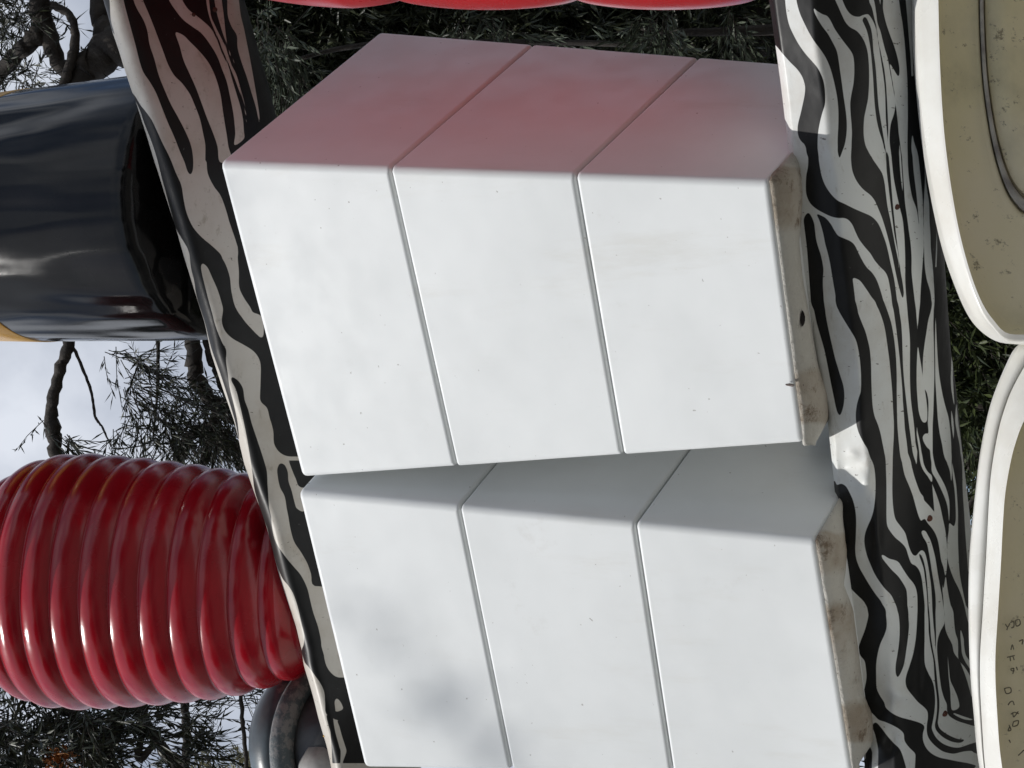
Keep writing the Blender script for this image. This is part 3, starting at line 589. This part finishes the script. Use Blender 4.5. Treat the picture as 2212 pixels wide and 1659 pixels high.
r1, cur1, band = ring_tub('white_tub', rg, 'white tub with yellowed scratched underside, beside the rusty rivet end of the striped beam', None, (2280, 0, 4.1))
r1['label'] = 'white tub with plain yellowed scratched underside, upper of the two at the right edge'
band('tub_wall', [0, 1, 2, 3, 4, 5, 6], WHITE); band('tub_underside', [6, 7, 8, 9, 10, 11], TAN); band('moulded_ridge', [11, 12, 13, 14], RIDGE); band('tub_centre', [14, 15, 16], TAN)
out2 = [(2212, 738), (2190, 755), (2172, 790), (2155, 830), (2140, 872), (2128, 920), (2116, 986), (2108, 1053), (2101, 1120), (2094, 1206), (2092, 1306), (2095, 1439), (2103, 1539), (2116, 1659), (2160, 1850), (2260, 2000), (2420, 2020), (2560, 1900), (2640, 1650), (2660, 1300), (2600, 1000), (2480, 820), (2340, 750), (2260, 733)]
in2 = [(2262, 830), (2240, 860), (2222, 890), (2207, 920), (2196, 950), (2186, 985), (2176, 1036), (2170, 1080), (2166, 1140), (2162, 1220), (2156, 1320), (2150, 1430), (2154, 1539), (2165, 1659), (2200, 1830), (2280, 1950), (2410, 1970), (2520, 1870), (2590, 1650), (2610, 1300), (2560, 1040), (2460, 890), (2360, 830), (2300, 815)]
c_2 = (2370, 1380)
rg = [(off(out2, c_2, .92), 4.36), (off(out2, c_2, .995), 4.24), (out2, 4.15), (off(out2, c_2, .985), 4.10), (off(in2, c_2, 1.16), 4.075), (off(in2, c_2, 1.155), 4.082), (off(in2, c_2, 1.15), 4.07), (off(in2, c_2, 1.02), 4.0), (in2, 3.985), (off(in2, c_2, .975), 4.0), (off(in2, c_2, .5), 4.05), (off(in2, c_2, .02), 4.08)]
r2, cur2, band = ring_tub('white_tub', rg, 'x', None, (2370, 1380, 4.1))
r2['label'] = 'white tub with handwritten pen marks on its yellowed underside, at the lower right corner'
band('tub_wall', [0, 1, 2, 3, 4, 5, 6, 7, 8], WHITE, 2); band('tub_underside', [8, 9, 10, 11], TAN)
# pen marks on the underside
INK = m_plain('faded_pen_ink', (.12, .10, .06), (.2, .18, .12), 60, (.8, .9), .1)
def U(x, y): return (x/5.04+1773, y/5.04+1316.6)
strokes = [pts('2010,160 2035,190 2060,150'), pts('2035,190 2025,225'), pts('2065,140 2100,135 2100,190 2075,200'), pts('2120,120 2160,110 2170,160 2130,180 2120,120'),
  pts('2070,440 2085,385 2100,435'), pts('2160,345 2200,330 2190,380'), pts('2030,520 2110,500'), pts('2060,520 2065,560'), pts('2090,505 2105,550'),
  pts('2065,650 2100,640 2095,670 2070,660'), pts('2130,625 2140,660'), pts('2090,700 2105,660'), pts('2000,860 2060,850 2070,900 2020,915 2000,860'),
  pts('2040,1040 2060,1010 2090,1000 2105,1040'), pts('2070,1140 2110,1120 2155,1135'), pts('2090,1120 2100,1170 2150,1110'), pts('2050,1260 2070,1310 2040,1320 2060,1270'), pts('2100,1220 2150,1210 2140,1260 2090,1270 2100,1220'),
  pts('2050,1420 2065,1450'), pts('2150,1590 2212,1530'), pts('1830,1370 1860,1400 1880,1420 1900,1400')]
for s_ in strokes[:-1]:
    q = crom([U(*p_) for p_ in s_], 5, False); dd = 3.985+.02*np.clip((q[:, 0]-2150)/60, 0, 1)
    V_, F_ = tube_arrays(PN(q[:, 0], q[:, 1], dd), [.0016]*len(q), 5); fast_mesh('pen_mark', V_, F_, INK, r2)

# ------------------------------------------------------------------ blue-grey bowl at the lower left
A = P(700, 1596, 6.0); root = empty('metal_bowl', A); tag(root, 'faded blue grey upturned bowl with peeling rim beside the red ribbed barrel', 'bowl')
kk = 6.0/FPX; tilt = (zt+Vector((-.05, .12, 0))).normalized()
lathe('bowl_shell', A, A+tilt, [(.004, 156*kk), (.012, 166*kk), (.06, 168*kk), (.11, 160*kk), (.16, 140*kk), (.195, 110*kk), (.215, 70*kk), (.222, 26*kk), (.223, .004)], m_bowl(), root, 96)
lathe('bowl_rim', A, A+tilt, [(.012, 158*kk), (.0, 172*kk), (-.015, 176*kk), (-.045, 168*kk), (-.065, 152*kk), (-.065, 136*kk), (-.02, 132*kk)], m_peel(), root, 96)
lathe('bowl_neck', A, A+tilt, [(-.02, 138*kk), (-.10, 128*kk), (-.30, 124*kk), (-.30, .01)], GREY, root, 96)
A2 = P(735, 1672, 5.75); root = empty('metal_pipe', A2); tag(root, 'short pale dented metal pipe end showing under the grey bowl rim at the lower left', 'pipe')
dx = (P(650, 1650, 5.75)-A2).normalized()
lathe('pipe_body', A2-dx*.1, A2+dx, [(0, .01), (0, .105), (.05, .11), (.18, .105), (.24, .07), (.26, .01)], m_plain('worn_white_metal', (.40, .40, .38), (.22, .22, .21), 9, (.3, .5), .3), root, 48)

# ------------------------------------------------------------------ trees
def limb_pts(l, dflt=None):
    a = np.array(l, float); n = 7
    c = crom(a, n, False)
    p = PN(c[:, 0], c[:, 1], c[:, 2]); r = c[:, 3]/FPX*c[:, 2]/2
    p += rng.normal(0, 1, p.shape)*r[:, None]*.12
    return p, np.maximum(r*(1+rng.normal(0, .07, len(r))), .002)
def leaves(starts, dirs, per, ll, lw, spread, droop=.25, twig=.34):
    """twigs with alternate narrow leaves; returns arrays"""
    n = len(starts); tl = twig*rng.uniform(.6, 1.3, n)
    u = (np.arange(per)+.5)/per
    S_ = np.repeat(starts, per, 0)+np.repeat(dirs*tl[:, None], per, 0)*np.tile(u, n)[:, None]
    S_[:, 2] -= np.tile(u**2, n)*droop*.25
    D_ = np.repeat(dirs, per, 0)+rng.normal(0, spread, (n*per, 3)); D_[:, 2] -= droop
    D_ /= np.linalg.norm(D_, axis=1)[:, None]
    W_ = np.cross(D_, rng.normal(0, 1, D_.shape)); W_ /= np.linalg.norm(W_, axis=1)[:, None]+1e-9
    Nn = np.cross(D_, W_); l = ll*rng.uniform(.6, 1.25, n*per)[:, None]; w_ = lw*rng.uniform(.7, 1.2, n*per)[:, None]
    a = S_; b = S_+D_*l*.45+W_*w_+Nn*w_*.3; c = S_+D_*l+Nn*w_*-.5; d = S_+D_*l*.45-W_*w_+Nn*w_*.3
    V = np.stack([a, b, c, d], 1).reshape(-1, 3); i = np.arange(n*per)[:, None]*4
    F = np.concatenate([i+np.array([[0, 1, 2]]), i+np.array([[0, 2, 3]])], 1).reshape(-1, 3)
    tw = [(starts[k], starts[k]+dirs[k]*tl[k]*.5, starts[k]+dirs[k]*tl[k]-np.array([0, 0, droop*.25])) for k in range(n)]
    return V, F, tw
def tree(name, label, limbs, clusters, leafmat, per=13, ll=.11, lw=.0065, spread=.38, droop=.3, twigr=.0022, kindcat='tree', every=1, group=None, flowers=None):
    base = limb_pts(limbs[0])[0][0]
    root = empty(name, Vector((base[0], base[1], 0))); tag(root, label, kindcat, group)
    for i, l in enumerate(limbs):
        p, r = limb_pts(l)
        if i == 0:
            gp = p[0].copy(); gp[2] = -.05
            if p[0][2] > .3: p = np.vstack([gp, (gp+p[0])/2+np.array([.08, .1, 0]), p]); r = np.concatenate([[r[0]*1.5, r[0]*1.15], r])
        V, F = tube_arrays(p, r, 9); o = fast_mesh('trunk' if i == 0 else 'limb', V, F, BARK, root, True)
    V = []; F = []; tw = []; k = 0
    for (px, py, d, sx, sy, sd, n, dx, dy) in clusters:
        a = rng.normal(0, 1, (n, 3)); a /= np.linalg.norm(a, axis=1)[:, None]; a *= rng.uniform(.2, 1, n)[:, None]**.5
        s_ = PN(px+a[:, 0]*sx, py+a[:, 1]*sy, d+a[:, 2]*sd)
        pref = PN(px+dx*100, py+dy*100, d)-PN(px, py, d); pref /= np.linalg.norm(pref)+1e-9
        dr = pref*(.9 if (dx or dy) else 0)+rng.normal(0, .55, (n, 3)); dr /= np.linalg.norm(dr, axis=1)[:, None]
        v, f, t_ = leaves(s_, dr, per, ll, lw, spread, droop)
        V.append(v); F.append(f+k); k += len(v); tw += t_[::every]
    tag(fast_mesh('crown', np.vstack(V), np.vstack(F), leafmat, root), kind='stuff')
    tv = []; tf = []; k = 0
    for t_ in tw:
        v, f = tube_arrays(np.array(t_), [twigr*1.4, twigr, twigr*.5], 3); tv.append(v); tf.append(f+k); k += len(v)
    tag(fast_mesh('twigs', np.vstack(tv), np.vstack(tf), BARK, root), kind='stuff')
    if flowers:
        a = rng.normal(0, 1, (flowers[4], 3)); s_ = PN(flowers[0]+a[:, 0]*flowers[3]*.5, flowers[1]+a[:, 1]*flowers[3]*.5, flowers[2]+a[:, 2]*.04)
        dr = rng.normal(0, 1, s_.shape); dr /= np.linalg.norm(dr, axis=1)[:, None]
        v, f, _ = leaves(s_, dr, 4, .035, .005, .6, 0, .05); tag(fast_mesh('flower', v, f, FLOWER, root), kind='stuff')
    return root

G = 'trees behind the sculpture'
# big fork at upper left of the photo (up and right in the place)
tree('forked_tree', 'large dark forked tree behind the black drum', [
    [(1500, 60, 9.6, 150), (800, 70, 9.6, 130), (420, 100, 9.5, 110), (260, 95, 9.4, 85), (190, 150, 9.4, 70), (150, 230, 9.4, 60), (60, 330, 9.5, 50)],
    [(200, 150, 9.4, 50), (135, 150, 9.4, 36), (105, 70, 9.4, 40), (82, 0, 9.4, 44), (60, -120, 9.4, 36)],
    [(85, 10, 9.4, 46), (92, 60, 9.4, 44), (60, 95, 9.4, 38), (20, 135, 9.5, 34), (-60, 230, 9.6, 30)],
    [(110, 10, 9.3, 16), (148, 30, 9.3, 18), (163, 75, 9.3, 20), (152, 140, 9.3, 22), (120, 230, 9.3, 16)],
    [(260, 95, 9.4, 80), (225, 30, 9.5, 60), (240, -120, 9.5, 50)]],
    [(30, 20, 9.6, 70, 45, .5, 60, 0, 0), (60, 165, 9.6, 60, 28, .4, 45, 0, 0), (-40, 60, 9.7, 60, 90, .5, 50, 0, 0), (30, -120, 9.7, 150, 90, .6, 90, 0, 0), (180, 118, 9.5, 12, 10, .2, 3, 0, 0)],
    LEAF_A, per=12, ll=.085, lw=.006, group=G)
# bare limb and sprays between drum and barrel
tree('spiny_tree', 'slender tree with bare spiny limb and narrow leaf sprays between drum and barrel', [
    [(1300, 1000, 9.0, 44), (800, 960, 9.0, 40), (520, 900, 9.0, 38), (430, 830, 9.0, 36), (420, 760, 9.0, 34), (400, 640, 9.0, 30)],
    [(160, 640, 8.6, 26), (148, 745, 8.6, 27), (130, 800, 8.6, 25), (112, 880, 8.6, 27), (115, 930, 8.6, 33), (125, 990, 8.6, 30), (160, 1100, 8.7, 26)],
    [(158, 750, 8.6, 8), (180, 800, 8.6, 7), (198, 850, 8.6, 6), (206, 900, 8.6, 6), (222, 925, 8.6, 5), (240, 965, 8.6, 3)],
    [(340, 735, 8.8, 9), (342, 790, 8.8, 8), (338, 870, 8.8, 6), (330, 950, 8.8, 4)],
    [(520, 900, 9.0, 30), (470, 800, 9.0, 26), (450, 740, 9.0, 22), (440, 600, 9.0, 20)],
    [(540, 1000, 9.1, 34), (450, 930, 9.1, 30), (400, 960, 9.1, 26), (380, 1060, 9.1, 22)],
    [(500, 860, 8.9, 24), (465, 900, 8.9, 22), (440, 1000, 8.9, 18)]],
    [(250, 760, 8.7, 34, 22, .25, 10, 1, .6), (300, 830, 8.7, 55, 45, .3, 30, 1, .7), (330, 910, 8.7, 70, 45, .3, 34, .3, 1), (400, 870, 8.8, 60, 70, .4, 60, .6, .8), (470, 900, 8.9, 40, 70, .4, 55, .2, 1),
     (430, 950, 8.9, 70, 30, .4, 40, 0, 1), (245, 940, 8.6, 20, 20, .2, 5, .5, 1), (135, 945, 8.5, 22, 16, .2, 12, .4, 1), (90, 915, 8.5, 6, 14, .1, 2, -.3, 1), (280, 790, 8.7, 50, 20, .2, 14, 1, .8)],
    LEAF_A, per=12, ll=.085, lw=.0052, spread=.42, droop=.12, group=G)
# spikes on the bare limb
# trees at lower left
tree('bushy_tree', 'dark bushy leaning tree with a rusty orange flower at the lower left', [
    [(1200, 1750, 8.4, 50), (600, 1720, 8.4, 44), (420, 1690, 8.4, 34), (370, 1640, 8.4, 26), (330, 1585, 8.4, 24), (290, 1520, 8.4, 24), (250, 1440, 8.4, 24)],
    [(420, 1700, 8.4, 30), (300, 1690, 8.4, 30), (235, 1650, 8.4, 31), (250, 1570, 8.4, 32), (272, 1500, 8.4, 34), (290, 1400, 8.5, 28)],
    [(340, 1600, 8.4, 14), (300, 1640, 8.4, 16), (310, 1560, 8.4, 14), (315, 1500, 8.5, 14), (320, 1400, 8.5, 12)],
    [(235, 1640, 8.4, 26), (180, 1560, 8.3, 22), (130, 1530, 8.3, 18), (60, 1500, 8.3, 14)],
    [(200, 1600, 8.3, 18), (120, 1640, 8.3, 16), (20, 1640, 8.3, 12)]],
    [(60, 1570, 8.3, 100, 70, .4, 100, 0, 0), (150, 1610, 8.3, 80, 60, .4, 75, .3, 0), (190, 1540, 8.3, 60, 40, .4, 34, .4, .3), (-20, 1650, 8.4, 80, 90, .4, 90, 0, 0), (320, 1620, 8.5, 70, 50, .3, 24, .2, 0), (290, 1560, 8.5, 50, 40, .3, 12, .4, 0), (410, 1580, 8.6, 30, 60, .2, 12, .2, .2), (350, 1540, 8.6, 30, 30, .2, 8, .5, 0)],
    LEAF_A, per=12, ll=.10, lw=.0075, spread=.42, droop=.15, group=G, flowers=(128, 1640, 8.1, 26, 90))
tree('straight_tree', 'slim straight dark trunk with few leaves just left of the grey bowl', [
    [(1100, 1790, 8.8, 24), (640, 1740, 8.8, 22), (450, 1700, 8.8, 20), (404, 1659, 8.8, 19), (403, 1580, 8.8, 18), (398, 1500, 8.8, 18), (390, 1400, 8.8, 16)]],
    [(405, 1530, 8.8, 16, 26, .1, 5, .4, 0), (425, 1600, 8.8, 12, 20, .1, 3, .6, 0)], LEAF_A, per=9, ll=.075, lw=.005, group=G)
tree('young_tree', 'thin twiggy sapling showing against the sky beside the grey bowl', [
    [(1100, 1770, 8.2, 14), (640, 1745, 8.2, 12), (540, 1700, 8.2, 10), (532, 1640, 8.2, 9), (524, 1560, 8.2, 9), (520, 1490, 8.2, 9), (515, 1400, 8.2, 8)]],
    [(490, 1510, 8.2, 30, 22, .1, 16, -.6, .2), (530, 1500, 8.2, 16, 20, .1, 8, .5, 0), (555, 1490, 8.2, 14, 18, .1, 4, .3, .4), (540, 1560, 8.2, 10, 14, .1, 2, .2, .4)], LEAF_A, per=9, ll=.06, lw=.0048, group=G)
tree('distant_tree', 'pale yellowish distant tree top low behind the thin sapling', [
    [(900, 1800, 22, 24), (700, 1760, 22, 20), (600, 1720, 22, 12), (540, 1680, 22, 6)]],
    [(560, 1690, 22, 70, 60, 1.5, 130, -.8, -.3), (450, 1700, 22, 60, 45, 1.5, 60, -.8, -.2)], m_leaf('pale_yellow_leaf', (.20, .18, .09), (.28, .26, .14), .6), per=16, ll=.16, lw=.010, spread=.5, twigr=.006, group=G)
# dense dark trees filling the right hand background (top strip) and the far right gaps
tree('dense_tree', 'dense dark narrow-leaved tree filling the background right of the pinkish tooth', [
    [(2600, -100, 9.6, 90), (1900, -60, 9.6, 80), (1300, 40, 9.6, 70), (900, 20, 9.7, 50), (600, -60, 9.8, 40)],
    [(1500, 10, 9.6, 50), (1100, 130, 9.5, 40), (800, 160, 9.6, 24)],
    [(1800, -50, 9.6, 50), (1500, -200, 9.7, 40), (900, -260, 9.8, 30)]],
    [(700, 0, 9.6, 260, 190, .6, 900, 0, 0), (1100, 20, 9.6, 330, 190, .7, 1300, 0, 0), (1500, 30, 9.6, 300, 190, .7, 1300, 0, 0), (620, 130, 9.7, 150, 150, .5, 420, 0, 0), (900, 20, 10.4, 500, 230, .5, 1000, 0, 0),
     (1400, -300, 9.8, 700, 160, .8, 900, 0, 0), (1450, 20, 10.6, 420, 230, .5, 1000, 0, 0), (560, 230, 9.7, 80, 90, .4, 130, 0, 0)],
    LEAF_A, per=16, ll=.115, lw=.0095, spread=.45, every=9, group=G)
tree('grey_leaved_tree', 'grey green leafy branch sprays in front of the dense dark tree', [
    [(2500, 60, 8.7, 40), (1800, 60, 8.7, 30), (1500, 70, 8.6, 16), (1380, 60, 8.6, 10)],
    [(1500, 100, 8.6, 12), (900, 90, 8.7, 12), (640, 130, 8.7, 9), (600, 200, 8.7, 5)]],
    [(1420, 60, 8.5, 60, 40, .2, 42, -.3, .6), (590, 90, 8.6, 50, 80, .25, 46, -.2, .6), (630, 180, 8.6, 30, 40, .2, 18, 0, .5), (1060, 60, 8.7, 120, 30, .2, 26, 0, .5), (1600, 40, 8.6, 50, 30, .2, 14, 0, .5)],
    LEAF_B, per=13, ll=.10, lw=.008, spread=.4, group=G)
tree('leafy_bush', 'tangle of green branches in the gap between the lower striped beam and the white tubs', [
    [(2900, 1000, 7.2, 50), (2400, 950, 7.2, 40), (2150, 880, 7.2, 26), (1950, 860, 7.3, 18), (1800, 900, 7.4, 12)],
    [(2300, 930, 7.2, 20), (2130, 1040, 7.2, 12), (2060, 1150, 7.2, 8), (1900, 1300, 7.2, 6)],
    [(2300, 900, 7.2, 20), (2120, 760, 7.2, 14), (2050, 620, 7.2, 8), (1900, 500, 7.3, 6)]],
    [(2090, 640, 7.3, 110, 90, .35, 210, 0, 0), (2120, 800, 7.3, 100, 90, .35, 260, 0, 0), (2100, 930, 7.5, 90, 90, .35, 110, 0, 0), (2080, 1090, 7.6, 70, 80, .3, 38, 0, 0), (2000, 500, 7.7, 200, 160, .5, 400, 0, 0), (2120, 760, 8.4, 140, 190, .4, 420, 0, 0), (1900, 1200, 8.2, 250, 500, .6, 120, 0, 0)],
    LEAF_C, per=14, ll=.10, lw=.0085, spread=.5, every=3, kindcat='bush')
# a tree behind the photographer whose thin boughs throw the soft leaf shade on the lower left tooth
cen = P(1000, 1480, 5.0); q = cen+S*15
root = empty('shade_tree', Vector((q.x-2.6, q.y-1.6, 0))); tag(root, 'overhanging tree behind the viewer that shades the lower left tooth', 'tree')
def ltube(nm, pl, rl):
    V, F = tube_arrays(crom(pl, 6, False), np.interp(np.linspace(0, 1, 6*(len(pl)-1)+1), np.linspace(0, 1, len(rl)), rl), 8); fast_mesh(nm, V, F, BARK, root, True)
b0 = np.array([q.x-2.6, q.y-1.6, 0]); qv = np.array(q)
ltube('trunk', [b0, b0+[.1, .1, 3], b0+[.2, 0, 6], b0+[.5, .3, 9]], [.22, .17, .13, .08])
ltube('limb', [b0+[.4, .2, 8.6], (b0+[.3, .1, 9]+qv)/2-[.3, .3, 0], qv+[-1.3, -1., .2]], [.08, .05, .03])
xs = np.array(AX); ys_ = np.array(AY)
sV = []; dV = []
for (px_, py_, n, s1, s2) in ((800, 1290, 5, .18, .02), (830, 1440, 3, .26, .025), (1190, 1425, 13, .15, .018), (960, 1575, 5, .26, .025), (1370, 1560, 20, .17, .022), (1120, 1330, 5, .14, .015), (880, 1370, 2, .2, .02)):
    c_ = np.array(P(px_, py_, 5.05))
    for _ in range(n):
        sV.append(c_+np.array(S)*random.uniform(14, 15.5)+xs*random.gauss(0, s1)+ys_*random.gauss(0, s2)); dV.append(xs*random.choice((-1, 1))+rng.normal(0, .2, 3))
for _ in range(900):       # unseen leaf clump added higher up to keep the sun off the black drum
    c_ = np.array(P(170, 430, 5.3))+np.array(S)*random.uniform(13, 14.5); r_ = rng.normal(0, 1, 3); r_ /= np.linalg.norm(r_)
    sV.append(c_+r_*random.uniform(0, 1)**.4*.62); dV.append(rng.normal(0, 1, 3))
sV = np.array(sV); dV = np.array(dV); dV /= np.linalg.norm(dV, axis=1)[:, None]
v, f, tw = leaves(sV, dV, 6, .10, .0065, .3, .0, .25); fast_mesh('crown', v, f, LEAF_A, root)

# trees standing round the place, outside the picture: they close off the low sky and are mirrored in the glossy paint
for (x, y, h, rad, lab) in ((-9, -7, 7.5, 3.6, 'tall tree behind the viewer on the left, outside the picture'), (-2, -12, 8, 4., 'broad tree straight behind the viewer, outside the picture'), (7, -9, 8, 4., 'round tree behind the viewer on the right, outside the picture'),
                            (12, -1, 8, 4., 'tall tree to the right of the viewer, outside the picture'), (-13, 1, 7, 3.6, 'spreading tree to the left of the viewer, outside the picture')):
    root = empty('surrounding_tree', Vector((x, y, 0))); tag(root, lab, 'tree')
    b0 = np.array([x, y, 0.])
    ltube('trunk', [b0, b0+[.1, .1, h*.3], b0+[.2, -.1, h*.7]], [.3, .22, .12])
    n = 1500; a = rng.normal(0, 1, (n, 3)); a /= np.linalg.norm(a, axis=1)[:, None]; a *= rng.uniform(.3, 1, n)[:, None]**.6*np.array([rad, rad, h*.38])
    dr = rng.normal(0, 1, (n, 3)); dr /= np.linalg.norm(dr, axis=1)[:, None]
    v, f, _ = leaves(b0+[0, 0, h*.6]+a, dr, 9, .34, .06, .5, .2, .8); fast_mesh('crown', v, f, LEAF_A, root)
